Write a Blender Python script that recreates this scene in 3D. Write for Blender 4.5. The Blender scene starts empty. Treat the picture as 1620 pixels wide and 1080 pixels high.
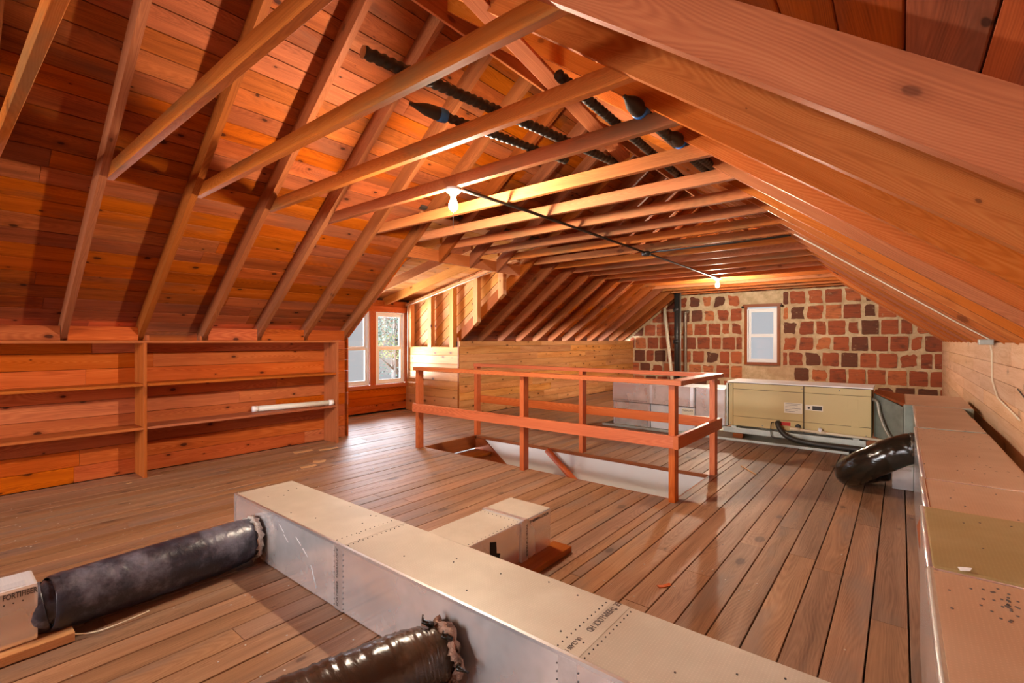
import bpy, bmesh, math, random
from mathutils import Vector, Matrix, noise as mnoise
R = random.Random(7)
S = bpy.context.scene
COL = S.collection
V = Vector

# ------------------------------------------------------------------ camera, world, lights, exposure
cam = bpy.data.cameras.new('camera'); co = bpy.data.objects.new('camera', cam); COL.objects.link(co)
cam.sensor_width = 36.0; cam.lens = 36.0 * 760.3 / 1620.0
cam.shift_y = 0.0; cam.clip_start = 0.02
co.location = (0, 0, 1.25); co.rotation_euler = (math.radians(90 - 0.11), 0, math.radians(38.99))
S.camera = co
S.view_settings.view_transform = 'Standard'; S.view_settings.look = 'None'
S.view_settings.gamma = 1.0; S.view_settings.use_curve_mapping = False
S.view_settings.exposure = 0.0
W = bpy.data.worlds.new('overcast'); S.world = W; W.use_nodes = True
bg = W.node_tree.nodes['Background']; bg.inputs[0].default_value = (0.60, 0.60, 0.61, 1); bg.inputs[1].default_value = 1.0
BULB = 3900.0          # bulb surface emission
BULB_COL = (1.0, 0.84, 0.64)
def area(name, loc, target, sx, sy, watt, col):
    l = bpy.data.lights.new(name, 'AREA'); l.shape = 'RECTANGLE'; l.size = sx; l.size_y = sy; l.energy = watt; l.color = col
    o = bpy.data.objects.new(name, l); COL.objects.link(o); o.location = loc
    o.rotation_euler = (V(target) - V(loc)).to_track_quat('-Z', 'Y').to_euler(); return o
area('daylight_sky_dormer', (-12.9, 7.4, 4.1), (-5.2, 4.2, 0.2), 6.5, 3.2, 3300, (0.88, 0.92, 1.0))
area('daylight_low_dormer', (-11.2, 2.9, -0.7), (-6.2, 4.9, 1.75), 3.6, 3.0, 6500, (0.95, 0.97, 1.0))
area('rear_fill', (-3.0, -6.6, 1.9), (-2.2, 1.0, 0.2), 3.2, 2.6, 820, (0.94, 0.96, 1.0))  # fill for near rafters and ducts, from an added unseen window
area('daylight_gable', (-0.6, 15.5, 4.2), (-2.7, 11.0, 1.0), 2.5, 2.5, 300, (0.92, 0.96, 1.0))

# ------------------------------------------------------------------ node helpers and materials
class NT:
    def __init__(s, name):
        s.m = bpy.data.materials.new(name); s.m.use_nodes = True; s.t = s.m.node_tree; s.n = s.t.nodes
        s.b = s.n['Principled BSDF']
    def add(s, typ, **kw):
        nd = s.n.new(typ)
        for k, v in kw.items():
            if k == 'ins':
                for i, x in v.items():
                    if hasattr(x, 'is_linked') or isinstance(x, bpy.types.NodeSocket): s.t.links.new(x, nd.inputs[i])
                    else: nd.inputs[i].default_value = x
            else: setattr(nd, k, v)
        return nd
    def math(s, op, a, b=0.0, c=0.0, clamp=False):
        nd = s.add('ShaderNodeMath', operation=op, use_clamp=clamp, ins={0: a, 1: b, 2: c}); return nd.outputs[0]
    def mapr(s, v, a, b, c=0.0, d=1.0, smooth=True):
        nd = s.add('ShaderNodeMapRange', interpolation_type='SMOOTHSTEP' if smooth else 'LINEAR', ins={0: v, 1: a, 2: b, 3: c, 4: d}); return nd.outputs[0]
    def mix(s, f, a, b, mode='MIX'):
        nd = s.add('ShaderNodeMix', data_type='RGBA', blend_type=mode, ins={0: f, 6: a, 7: b}); return nd.outputs[2]
    def scale(s, v, sc):
        return s.add('ShaderNodeVectorMath', operation='MULTIPLY', ins={0: v, 1: sc}).outputs[0]
    def noise(s, v, sc=1.0, det=3.0, rough=0.5, dist=0.0):
        nd = s.add('ShaderNodeTexNoise', ins={'Vector': v, 'Scale': sc, 'Detail': det, 'Roughness': rough, 'Distortion': dist}); return nd.outputs[0]
    def bump(s, h, strength=0.2, d=0.01):
        nd = s.add('ShaderNodeBump', ins={'Strength': strength, 'Distance': d, 'Height': h}); s.t.links.new(nd.outputs[0], s.b.inputs['Normal'])
    def out(s, col, rough=0.5, metal=0.0, spec=0.5):
        for k, v in (('Base Color', col), ('Roughness', rough), ('Metallic', metal), ('Specular IOR Level', spec)):
            if isinstance(v, bpy.types.NodeSocket): s.t.links.new(v, s.b.inputs[k])
            else: s.b.inputs[k].default_value = v
        return s.m
def rgb(*c): return (c[0], c[1], c[2], 1.0)
def objcoord(n):
    tc = n.add('ShaderNodeTexCoord'); oi = n.add('ShaderNodeObjectInfo')
    off = n.add('ShaderNodeCombineXYZ', ins={0: n.math('MULTIPLY', oi.outputs['Random'], 37.0), 1: n.math('MULTIPLY', oi.outputs['Random'], 91.0), 2: n.math('MULTIPLY', oi.outputs['Random'], 53.0)})
    return n.add('ShaderNodeVectorMath', operation='ADD', ins={0: tc.outputs['Object'], 1: off.outputs[0]}).outputs[0], oi.outputs['Random']
def wood(name, dark, mid, light, knots=0.8, rough=0.55, var=0.35, stain=None, stain_amt=0.0, knot_scale=3.2, ring=0.35, spec=0.14, bump=0.12):
    n = NT(name); p, rnd = objcoord(n)
    sp = n.add('ShaderNodeSeparateXYZ', ins={0: p}); yz = n.math('ADD', sp.outputs[1], sp.outputs[2])
    warp = n.math('MULTIPLY', n.noise(n.scale(p, (2.2, 5, 5)), 1.0, 1.0), 0.05)
    q = n.add('ShaderNodeCombineXYZ', ins={0: sp.outputs[0], 1: n.math('ADD', yz, warp), 2: n.math('MULTIPLY', sp.outputs[2], 0.3)}).outputs[0]
    blotch = n.noise(n.scale(q, (0.9, 13, 13)), 1.0, 4.0, 0.6)
    cath = n.noise(n.scale(q, (0.55, 7, 7)), 1.0, 0.0)
    rings = n.math('MULTIPLY_ADD', n.math('SINE', n.math('MULTIPLY', cath, 340.0)), 0.5, 0.5)
    fine = n.noise(n.scale(q, (4, 210, 210)), 1.0, 2.0)
    f = n.math('ADD', n.math('MULTIPLY', blotch, 0.8), n.math('ADD', n.math('MULTIPLY', rings, ring * 0.26), n.math('MULTIPLY', fine, 0.34)))
    f = n.mapr(f, 0.38, 1.0, 0, 1, False)
    cr = n.add('ShaderNodeValToRGB', ins={0: f}); e = cr.color_ramp.elements
    e[0].color = rgb(*dark); e[1].color = rgb(*light); m_ = cr.color_ramp.elements.new(0.5); m_.color = rgb(*mid)
    col = cr.outputs[0]
    if stain:
        st = n.mapr(n.noise(n.scale(p, (0.9, 3.5, 3.5)), 1.0, 4.0, 0.6), 0.5, 0.68)
        col = n.mix(n.math('MULTIPLY', st, stain_amt), col, rgb(*stain))
    if knots > 0:
        kv = n.add('ShaderNodeCombineXYZ', ins={0: n.math('MULTIPLY', sp.outputs[0], knot_scale), 1: n.math('MULTIPLY', yz, knot_scale * 1.9), 2: 0.0}).outputs[0]
        vo = n.add('ShaderNodeTexVoronoi', voronoi_dimensions='2D', ins={'Vector': kv, 'Scale': 1.0, 'Randomness': 0.9})
        rs = n.add('ShaderNodeSeparateColor', ins={0: vo.outputs['Color']}).outputs[0]
        size = n.mapr(rs, 0.25, 0.95, 0.0, 1.0, False)
        wob = n.math('MULTIPLY_ADD', n.noise(n.scale(q, (14, 24, 24)), 1.0, 2.0), 0.06, -0.03)
        d = n.math('DIVIDE', n.math('ADD', vo.outputs['Distance'], wob), n.math('ADD', n.math('MULTIPLY', size, 0.10), 0.001))
        k = n.mapr(d, 0.95, 0.55); halo = n.mapr(d, 2.3, 0.8)
        col = n.mix(n.math('MULTIPLY', halo, 0.40 * knots), col, rgb(*[c * 0.55 for c in dark]))
        col = n.mix(n.math('MULTIPLY', k, knots), col, rgb(dark[0] * 0.22, dark[1] * 0.20, dark[2] * 0.25))
    hs = n.add('ShaderNodeHueSaturation', ins={'Hue': n.mapr(n.math('FRACT', n.math('MULTIPLY', rnd, 7.3)), 0, 1, 0.498, 0.505, False),
        'Saturation': n.mapr(n.math('FRACT', n.math('MULTIPLY', rnd, 13.7)), 0, 1, 0.94, 1.08, False),
        'Value': n.mapr(rnd, 0, 1, 1 - var, 1 + var * 0.7, False), 'Color': col})
    n.bump(f, bump, 0.004)
    return n.out(hs.outputs[0], n.mapr(f, 0, 1, rough + 0.1, rough - 0.08, False), 0.0, spec)
def plain(name, col, rough=0.5, metal=0.0, var=0.0, sc=8.0, spec=0.5, bump=0.0, dist=0.004):
    n = NT(name)
    if var or bump:
        tc = n.add('ShaderNodeTexCoord'); nz = n.noise(tc.outputs['Object'], sc, 4.0, 0.6)
        c = n.mix(nz, rgb(*[x * (1 - var) for x in col]), rgb(*[min(1, x * (1 + var)) for x in col]))
        if bump: n.bump(nz, bump, dist)
        return n.out(c, rough, metal, spec)
    return n.out(rgb(*col), rough, metal, spec)
def emit(name, col, st):
    n = NT(name); n.b.inputs['Base Color'].default_value = rgb(*col); n.b.inputs['Emission Color'].default_value = rgb(*col); n.b.inputs['Emission Strength'].default_value = st
    return n.m

M = {}
M['roof'] = wood('roof_board_wood', (0.179, 0.038, 0.011), (0.376, 0.089, 0.022), (0.526, 0.150, 0.043), knots=.9, rough=.6, var=.28, stain=(0.160, 0.064, 0.038), stain_amt=.5, knot_scale=3.0)
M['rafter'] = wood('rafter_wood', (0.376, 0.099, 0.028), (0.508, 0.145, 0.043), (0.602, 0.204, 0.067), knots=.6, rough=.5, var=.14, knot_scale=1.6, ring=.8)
M['rafter_shade'] = wood('shaded_rafter_wood', (.20, 0.052, 0.017), (.30, 0.084, 0.025), (.38, 0.124, 0.042), knots=.5, rough=.55, var=.14, knot_scale=1.6, ring=.6)  # rafter wood darkened, the left slope's shade put into its colour
M['tie'] = wood('tie_wood', (0.338, 0.095, 0.031), (0.489, 0.150, 0.049), (0.583, 0.218, 0.081), knots=.5, rough=.55, var=.22, stain=(.19, .12, .055), stain_amt=.62, knot_scale=1.5, ring=.5)
M['floor'] = wood('floor_board_wood', (.19, .090, .046), (.36, .188, .102), (.49, .285, .165), knots=.55, rough=.50, var=.18, stain=(.22, .15, .115), stain_amt=.75, spec=.38, knot_scale=1.5, ring=.4)
M['shelfwall'] = wood('shelf_wall_wood', (0.320, 0.059, 0.015), (0.489, 0.107, 0.027), (0.620, 0.177, 0.052), knots=.95, rough=.5, var=.16, ring=.7, knot_scale=2.6)
M['shelf'] = wood('shelf_wood', (0.310, 0.083, 0.027), (0.451, 0.129, 0.043), (0.545, 0.190, 0.071), knots=.3, rough=.5, var=.10, knot_scale=1.5)
M['pine'] = wood('knee_wall_pine', (.54, .19, .055), (.76, .36, .135), (.86, .52, .25), knots=.95, rough=.5, var=.16, stain=(.42, .15, .05), stain_amt=.4, knot_scale=3.2)
M['pale'] = wood('pale_wall_wood', (.62, .35, .20), (.76, .49, .32), (.83, .60, .44), knots=.35, rough=.55, var=.10, knot_scale=1.4)
M['dormer'] = wood('dormer_pine', (0.508, 0.190, 0.055), (0.677, 0.299, 0.099), (0.771, 0.408, 0.162), knots=.9, rough=.42, var=.14, knot_scale=2.6)
M['rail'] = wood('railing_wood', (0.376, 0.083, 0.027), (0.517, 0.127, 0.042), (0.602, 0.181, 0.070), knots=.12, rough=.36, var=.08, ring=.8, knot_scale=1.0, spec=.3)
M['stair'] = wood('stair_wood', (0.207, 0.048, 0.014), (0.310, 0.082, 0.024), (0.395, 0.122, 0.038), knots=.25, rough=.36, var=.1, knot_scale=1.3)
M['fresh'] = wood('fresh_cut_wood', (.56, .26, .11), (.70, .38, .19), (.80, .50, .28), knots=.2, rough=.6, var=.08)
M['deck'] = plain('roof_deck_underlay', (.05, .03, .02), .9)
M['white_wall'] = plain('stairwell_plaster', (.86, .88, .86), .7, 0, .04, 3)
M['white'] = plain('white_paint', (.85, .86, .88), .45)
M['porcelain'] = plain('white_porcelain', (.9, .88, .84), .3)
M['black'] = plain('black_rubber', (.030, .026, .022), .5)
M['black_pipe'] = plain('black_iron', (.035, .032, .03), .42, .3, .25, 30)
M['grey_pipe'] = plain('grey_metal_pipe', (.32, .26, .20), .45, .5, .2, 20)
M['pvc'] = plain('cream_pvc', (.80, .70, .52), .35)
M['khaki'] = plain('khaki_enamel', (.60, .47, .205), .42, 0, .05, 3)
M['khaki_line'] = plain('cabinet_gap_dark', (.07, .05, .03), .7)
M['galv'] = plain('galvanised_sheet', (.42, .43, .38), .45, .7, .25, 12)
M['galvgreen'] = plain('weathered_sheet_metal', (.26, .29, .25), .6, .35, .45, 9)
M['red'] = plain('red_sticker', (.65, .03, .02), .5)
M['sticker'] = plain('cream_sticker', (.82, .76, .62), .5)
M['ink'] = plain('black_ink', (.045, .042, .045), .7)
M['greyink'] = plain('grey_ink', (.12, .10, .09), .7)
M['paper'] = plain('tan_cardboard', (.62, .36, .17), .8)
M['whitebit'] = plain('white_paper_bit', (.8, .8, .8), .8)
M['tubewhite'] = plain('cream_tube_plastic', (.74, .74, .66), .4)
M['orange_tape'] = plain('orange_tape', (.80, .35, .08), .5)
M['blue'] = plain('blue_tape', (.03, .22, .75), .4)
M['fluff'] = plain('dusty_insulation', (.42, .26, .19), .95, 0, .6, 60, .1, .9, .02)
M['fluffw'] = plain('pale_insulation', (.62, .56, .50), .95, 0, .55, 60, .1, .9, .02)
M['bulb'] = emit('lit_bulb_glass', BULB_COL, BULB)
M['leaf'] = plain('leaf_green', (.045, .105, .085), .6, 0, .5, 2)
M['leaf2'] = plain('leaf_yellow_green', (.11, .15, .045), .6, 0, .4, 2)
M['bark'] = plain('grey_bark', (.14, .13, .125), .9)
M['housegrey'] = plain('grey_siding', (.42, .42, .44), .8, 0, .05, 2)
M['hole'] = plain('dark_hole', (.01, .01, .01), .9)

def foil_mat():
    n = NT('foil_facing'); tc = n.add('ShaderNodeTexCoord'); p = tc.outputs['Object']
    b = n.noise(p, 7.0, 4.0, 0.65)
    n.bump(n.noise(p, 55.0, 2.0), 0.10, 0.002)
    dust = n.mapr(n.noise(p, 2.0, 4.0, 0.6), 0.35, 0.75, 0, 1, False)
    col = n.mix(dust, rgb(.92, .92, .95), rgb(.82, .80, .80))
    return n.out(col, n.mapr(b, 0.3, 0.7, 0.15, 0.21), n.mapr(dust, 0, 1, .80, .62), .5)
def dust_mat(name, c1, c2, spots=0.0):
    n = NT(name); tc = n.add('ShaderNodeTexCoord'); p = tc.outputs['Object']
    b = n.noise(p, 2.2, 5.0, 0.6)
    sx = n.add('ShaderNodeSeparateXYZ', ins={0: p})
    g = n.math('ADD', n.math('SINE', n.math('MULTIPLY', sx.outputs[0], 620)), n.math('SINE', n.math('MULTIPLY', sx.outputs[1], 620)))
    col = n.mix(n.mapr(b, 0.35, 0.65), rgb(*c1), rgb(*c2))
    col = n.mix(n.mapr(g, 0.6, 2.0, 0.0, 0.22), col, rgb(*[min(1, c * 1.35) for c in c2]))
    if spots:
        vo = n.add('ShaderNodeTexVoronoi', ins={'Vector': n.scale(p, (1.0, 1.6, 1.0)), 'Scale': 26.0})
        msk = n.mapr(n.noise(p, 2.6, 2.0), 0.56, 0.62)
        k = n.math('MULTIPLY', n.mapr(vo.outputs['Distance'], 0.20, 0.12), msk)
        col = n.mix(n.math('MULTIPLY', k, spots), col, rgb(.05, .03, .02))
    n.bump(n.math('ADD', n.math('MULTIPLY', g, 0.12), b), 0.12, 0.003)
    return n.out(col, 0.5, 0.12, .4)
M['foil'] = foil_mat()
M['dust'] = dust_mat('dusty_duct_top', (.51, .445, .36), (.61, .545, .45))
M['dustwarm'] = dust_mat('tan_duct_top', (.54, .355, .235), (.62, .44, .31), .9)
M['dustolive'] = dust_mat('olive_duct_top', (.36, .285, .13), (.43, .35, .18), .3)
M['daylit_dust'] = dust_mat('daylit_dusty_facing', (.62, .64, .70), (.72, .73, .78))  # dust with a cool daylight tint put into the colour
M['foilseam'] = plain('foil_tape', (.80, .80, .82), .31, .85, .15, 40, .5, .3, .002)
def flex_mat(name, col, rough, mottle):
    n = NT(name); tc = n.add('ShaderNodeTexCoord'); p = tc.outputs['Object']
    b = n.noise(n.scale(p, (10, 45, 45)), 1.0, 3.0, .6, .6); d = n.mapr(n.noise(p, 4.0, 5.0, .7), .45, .7)
    c = n.mix(n.math('MULTIPLY', d, .8), rgb(*col), rgb(*mottle))
    n.bump(b, .35, .006); return n.out(c, rough, 0, .6)
M['flex_dust_sheen'] = flex_mat('dusty_sheen_black_film', (.020, .024, .040), .32, (.22, .23, .30))  # dust patches, with bluish sheen and highlights put into their colour
M['flexbrown'] = flex_mat('brown_black_film', (.045, .028, .018), .24, (.10, .065, .04))
M['flexblack'] = flex_mat('glossy_black_film', (.010, .009, .006), .16, (.016, .013, .008))
def glass_mat():
    n = NT('window_glass'); o = n.n['Material Output']
    t = n.add('ShaderNodeBsdfTransparent', ins={0: rgb(.95, .96, .97)}); g = n.add('ShaderNodeBsdfGlossy', ins={1: 0.03})
    mx = n.add('ShaderNodeMixShader', ins={0: 0.06, 1: t.outputs[0], 2: g.outputs[0]}); n.t.links.new(mx.outputs[0], o.inputs[0]); return n.m
M['glass'] = glass_mat()
def mortar_mat():
    n = NT('mortar'); tc = n.add('ShaderNodeTexCoord'); p = tc.outputs['Object']
    a = n.noise(p, 5.0, 6.0, .7); b = n.noise(p, 1.2, 3.0)
    col = n.mix(n.mapr(a, .35, .65), rgb(.50, .36, .205), rgb(.70, .54, .34)); col = n.mix(n.mapr(b, .5, .65, 0, .5), col, rgb(.46, .27, .15))
    n.bump(a, .6, .02); return n.out(col, .9, 0, .2)
def brick_mat():
    n = NT('clay_tile'); p, rnd = objcoord(n)
    cr = n.add('ShaderNodeValToRGB', ins={0: rnd}); e = cr.color_ramp.elements
    e[0].color = rgb(.13, .052, .030); e[1].color = rgb(.60, .20, .075)
    for pos, c in ((.16, (.19, .062, .034)), (.22, (.30, .075, .034)), (.55, (.42, .105, .042)), (.85, (.52, .145, .055))):
        k = cr.color_ramp.elements.new(pos); k.color = rgb(*c)
    a = n.noise(n.scale(p, (4, 4, 9)), 1.0, 5.0, .65); z = n.add('ShaderNodeSeparateXYZ', ins={0: p}).outputs[2]
    rid = n.math('SINE', n.math('MULTIPLY', z, 190.0))
    col = n.mix(n.mapr(a, .48, .72, 0, .75), cr.outputs[0], rgb(.10, .045, .03))
    col = n.mix(n.mapr(rid, .3, 1, 0, .22), col, rgb(.07, .03, .02))
    sm = n.mapr(n.noise(p, 9.0, 5.0, .75), .60, .70, 0, .55); col = n.mix(sm, col, rgb(.50, .36, .21))
    n.bump(n.math('ADD', n.math('MULTIPLY', rid, .35), a), .5, .008); return n.out(col, .85, 0, .25)
M['mortar'] = mortar_mat(); M['brick'] = brick_mat()

# ------------------------------------------------------------------ object helpers
def link(o, parent=None):
    COL.objects.link(o)
    if parent is not None:
        o.parent = parent; o.matrix_parent_inverse = Matrix.Translation(-V(parent.get('_loc', (0, 0, 0))))
    return o
def tag(o, label=None, cat=None, group=None, kind=None):
    if label: o['label'] = label
    if cat: o['category'] = cat
    if group: o['group'] = group
    if kind: o['kind'] = kind
    return o
def thing(name, label, cat, loc, group=None, kind=None):
    o = bpy.data.objects.new(name, None); o.empty_display_size = .1; COL.objects.link(o); o.location = loc; o['_loc'] = tuple(loc)
    return tag(o, label, cat, group, kind)
def mo(name, verts, faces, mat, parent=None, mw=None, smooth=False, fmat=None):
    me = bpy.data.meshes.new(name); me.from_pydata([tuple(v) for v in verts], [], faces)
    mats = mat if isinstance(mat, (list, tuple)) else [mat]
    for m in mats: me.materials.append(M[m])
    if fmat:
        for p, i in zip(me.polygons, fmat): p.material_index = i
    bm = bmesh.new(); bm.from_mesh(me); bmesh.ops.recalc_face_normals(bm, faces=bm.faces); bm.to_mesh(me); bm.free()
    if smooth:
        for p in me.polygons: p.use_smooth = True
    o = bpy.data.objects.new(name, me)
    if mw is not None: o.matrix_world = mw
    link(o, parent)
    return o
def frame(x, y, o):
    x = V(x).normalized(); z = x.cross(V(y)).normalized(); y = z.cross(x)
    m = Matrix((x, y, z)).transposed().to_4x4(); m.translation = V(o); return m
def board(name, p0, p1, wdir, w, t, mat, parent=None, c=0.0025, center=True):
    """a sawn board from p0 to p1 (centre line), width w along wdir, thickness t across"""
    p0, p1 = V(p0), V(p1); L = (p1 - p0).length; m = frame(p1 - p0, wdir, (p0 + p1) / 2)
    h, a, b = L / 2, w / 2, t / 2; c = min(c, a * .4, b * .4)
    prof = [(-a + c, -b), (a - c, -b), (a, -b + c), (a, b - c), (a - c, b), (-a + c, b), (-a, b - c), (-a, -b + c)]
    vs = [(-h, y, z) for y, z in prof] + [(h, y, z) for y, z in prof]
    fs = [(i, (i + 1) % 8, 8 + (i + 1) % 8, 8 + i) for i in range(8)] + [tuple(range(7, -1, -1)), tuple(range(8, 16))]
    return mo(name, vs, fs, mat, parent, m)
def box(name, lo, hi, mat, parent=None, c=0.0, topmat=None):
    """axis-aligned block; optional bevel and a second material on its top"""
    lo, hi = V(lo), V(hi); ce = (lo + hi) / 2; d = (hi - lo) / 2
    bm = bmesh.new(); bmesh.ops.create_cube(bm, size=2.0)
    for v in bm.verts: v.co = V((v.co.x * d.x, v.co.y * d.y, v.co.z * d.z))
    if c > 0: bmesh.ops.bevel(bm, geom=list(bm.edges), offset=c, segments=2, profile=.6, affect='EDGES')
    me = bpy.data.meshes.new(name); bm.normal_update()
    me.materials.append(M[mat])
    if topmat:
        me.materials.append(M[topmat])
        for f in bm.faces:
            if f.normal.z > .9: f.material_index = 1
    bm.to_mesh(me); bm.free()
    o = bpy.data.objects.new(name, me); o.matrix_world = Matrix.Translation(ce); o['_loc'] = tuple(ce); return link(o, parent)
def clip(poly, a, b, c):
    """keep the part of a polygon where a*x+b*z<=c"""
    out = []
    for i in range(len(poly)):
        p, q = poly[i], poly[(i + 1) % len(poly)]; dp = a * p[0] + b * p[1] - c; dq = a * q[0] + b * q[1] - c
        if dp <= 0: out.append(p)
        if (dp < 0 < dq) or (dq < 0 < dp):
            t = dp / (dp - dq); out.append((p[0] + t * (q[0] - p[0]), p[1] + t * (q[1] - p[1])))
    return out
def prism(name, poly, y0, y1, mat, parent=None, ang=0.0):
    """polygon in x/z extruded from y0 to y1; the wood grain runs along direction ang in the x/z plane"""
    if len(poly) < 3: return None
    cx = sum(p[0] for p in poly) / len(poly); cz = sum(p[1] for p in poly) / len(poly)
    ca, sa = math.cos(ang), math.sin(ang); n = len(poly)
    loc = [((x - cx) * ca + (z - cz) * sa, -(x - cx) * sa + (z - cz) * ca) for x, z in poly]
    hy = (y1 - y0) / 2
    vs = [(x, -hy, z) for x, z in loc] + [(x, hy, z) for x, z in loc]
    fs = [tuple(range(n)), tuple(range(2 * n - 1, n - 1, -1))] + [(i, i + n, (i + 1) % n + n, (i + 1) % n) for i in range(n)]
    m = Matrix.Translation((cx, (y0 + y1) / 2, cz)) @ Matrix.Rotation(-ang, 4, 'Y')
    return mo(name, vs, fs, mat, parent, m)
def tube(name, pts, rad, mat, parent=None, seg=14, caps=True, rfun=None, sub=0, mw=None):
    """round tube along a smoothed path; rad a number or list; rfun(i,k,s,a) adds to the radius"""
    pts = [V(p) for p in pts]; rads = rad if isinstance(rad, (list, tuple)) else [rad] * len(pts)
    if sub:
        P, Q = [], []
        for i in range(len(pts) - 1):
            a, b = pts[i], pts[i + 1]; pa = pts[i - 1] if i else a * 2 - b; pb = pts[i + 2] if i + 2 < len(pts) else b * 2 - a
            for k in range(sub):
                t = k / sub
                P.append(.5 * ((2 * a) + (b - pa) * t + (2 * pa - 5 * a + 4 * b - pb) * t * t + (3 * a - pa - 3 * b + pb) * t ** 3)); Q.append(rads[i] + (rads[i + 1] - rads[i]) * t)
        P.append(pts[-1]); Q.append(rads[-1]); pts, rads = P, Q
    o = sum(pts, V()) / len(pts)
    vs, fs = [], []; nrm = None; s = 0
    for i, p in enumerate(pts):
        t = (pts[min(i + 1, len(pts) - 1)] - pts[max(i - 1, 0)]).normalized()
        if nrm is None: nrm = t.orthogonal().normalized()
        nrm = (nrm - t * nrm.dot(t)).normalized(); bn = t.cross(nrm)
        if i: s += (p - pts[i - 1]).length
        for k in range(seg):
            a = 2 * math.pi * k / seg; r = rads[i] + (rfun(i, k, s, a) if rfun else 0)
            vs.append(p - o + (nrm * math.cos(a) + bn * math.sin(a)) * r)
    for i in range(len(pts) - 1):
        for k in range(seg): fs.append((i * seg + k, i * seg + (k + 1) % seg, (i + 1) * seg + (k + 1) % seg, (i + 1) * seg + k))
    if caps: fs += [tuple(range(seg - 1, -1, -1)), tuple(range((len(pts) - 1) * seg, len(pts) * seg))]
    return mo(name, vs, fs, mat, parent, Matrix.Translation(o), True)
def lathe(name, prof, mat, parent=None, at=(0, 0, 0), axis=(0, 0, 1), seg=24):
    """profile of (radius, height) turned about an axis"""
    vs, fs = [], []
    for r, h in prof:
        for k in range(seg): a = 2 * math.pi * k / seg; vs.append((r * math.cos(a), r * math.sin(a), h))
    for i in range(len(prof) - 1):
        for k in range(seg): fs.append((i * seg + k, i * seg + (k + 1) % seg, (i + 1) * seg + (k + 1) % seg, (i + 1) * seg + k))
    fs += [tuple(range(seg - 1, -1, -1)), tuple(range((len(prof) - 1) * seg, len(prof) * seg))]
    m = V(axis).to_track_quat('Z', 'Y').to_matrix().to_4x4(); m.translation = V(at)
    return mo(name, vs, fs, mat, parent, m, True)
def text(body, size, origin, xdir, updir, mat, parent, width=None, name='lettering', bold=0.0):
    """flat print laid on a surface: starts at origin, reads along xdir"""
    cu = bpy.data.curves.new('lettering', 'FONT'); cu.body = body; cu.size = size; cu.extrude = 0.0004; cu.offset = bold
    t = bpy.data.objects.new('tmp', cu); COL.objects.link(t); bpy.context.view_layer.update()
    me = bpy.data.meshes.new_from_object(t.evaluated_get(bpy.context.evaluated_depsgraph_get())); bpy.data.objects.remove(t); me.name = name
    if width:
        w = max(v.co.x for v in me.vertices); k = width / w
        for v in me.vertices: v.co.x *= k
    me.materials.clear(); me.materials.append(M[mat])
    o = bpy.data.objects.new(name, me); o.matrix_world = frame(xdir, updir, origin); return link(o, parent)
def dots(name, pts, nrm, r, mat, parent):
    """staple heads, joined"""
    n = V(nrm).normalized(); a = n.orthogonal().normalized(); b = n.cross(a); vs, fs = [], []
    for p in pts:
        k = len(vs); p = V(p)
        for q in range(6): vs.append(p + n * .0012 + (a * math.cos(q * math.pi / 3) + b * math.sin(q * math.pi / 3)) * r)
        for q in range(6): vs.append(p - n * .001 + (a * math.cos(q * math.pi / 3) + b * math.sin(q * math.pi / 3)) * r)
        fs.append(tuple(range(k, k + 6)))
        for q in range(6): fs.append((k + q, k + 6 + q, k + 6 + (q + 1) % 6, k + (q + 1) % 6))
    o = mo(name, vs, fs, mat, parent); o['kind'] = 'stuff'; return o

# ------------------------------------------------------------------ main dimensions
XL, XR, YB, YF = -5.64, .604, 12.2, -5.4        # knee walls, brick wall, wall behind the camera
TAN = .763; ANG = math.atan(TAN); CA, SA = math.cos(ANG), math.sin(ANG); XC = -2.55
def zl(x): return 2.375 + TAN * (x + 4.2)          # underside of left rafters
def zr(x): return 1.225 + TAN * (.6 - x)           # underside of right rafters
RD, RT = .146, .045; VD = RD / CA                  # rafter depth, thickness, depth measured upright
Y0, SP = .77, .543
DY0, DY1 = 3.50, 5.66                              # dormer
OX0, OX1, OY0, OY1 = -4.36, -1.38, 3.735, 4.64     # stair opening
PW = .1345

# ------------------------------------------------------------------ floor
def hull(name, boxes, mat, label, cat):
    vs, fs = [], []
    for lo, hi in boxes:
        k = len(vs); vs += [(x, y, z) for x in (lo[0], hi[0]) for y in (lo[1], hi[1]) for z in (lo[2], hi[2])]
        fs += [tuple(k + i for i in f) for f in ((0, 1, 3, 2), (4, 6, 7, 5), (0, 4, 5, 1), (2, 3, 7, 6), (0, 2, 6, 4), (1, 5, 7, 3))]
    o = mo(name, vs, fs, mat); return tag(o, label, cat, kind='structure')
zf0, zf1 = -.16, -.024
floor = hull('floor', [((-7.1, YF, zf0), (OX0, 12.3, zf1)), ((OX1, YF, zf0), (.75, 12.3, zf1)), ((OX0, YF, zf0), (OX1, OY0, zf1)), ((OX0, OY1, zf0), (OX1, 12.3, zf1))],
             'deck', 'worn brown floor boards running the length of the attic', 'floor')
def plank_rows(x0, x1, y0, y1, zt=0.0):
    segs = [(y0, y1)]
    if x1 > OX0 + .01 and x0 < OX1 - .01 and y0 < OY0 < y1: segs = [(y0, OY0), (OY1, y1)]
    for a, b in segs:
        cuts = [a]; y = a + R.uniform(1.4, 4.2)
        while y < b - .7: cuts.append(y); y += R.uniform(2.4, 4.8)
        cuts.append(b)
        for p, q in zip(cuts, cuts[1:]):
            dz = R.uniform(-.0012, .0012); g = R.uniform(.0022, .0042)
            board('plank', ((x0 + x1) / 2, p + .0012, zt - .012 + dz), ((x0 + x1) / 2, q - .0012, zt - .012 + dz), (1, 0, 0), x1 - x0 - 2 * g, .024, 'floor', floor, .0018)
x = .028 + PW * 5
xs = []
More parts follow.
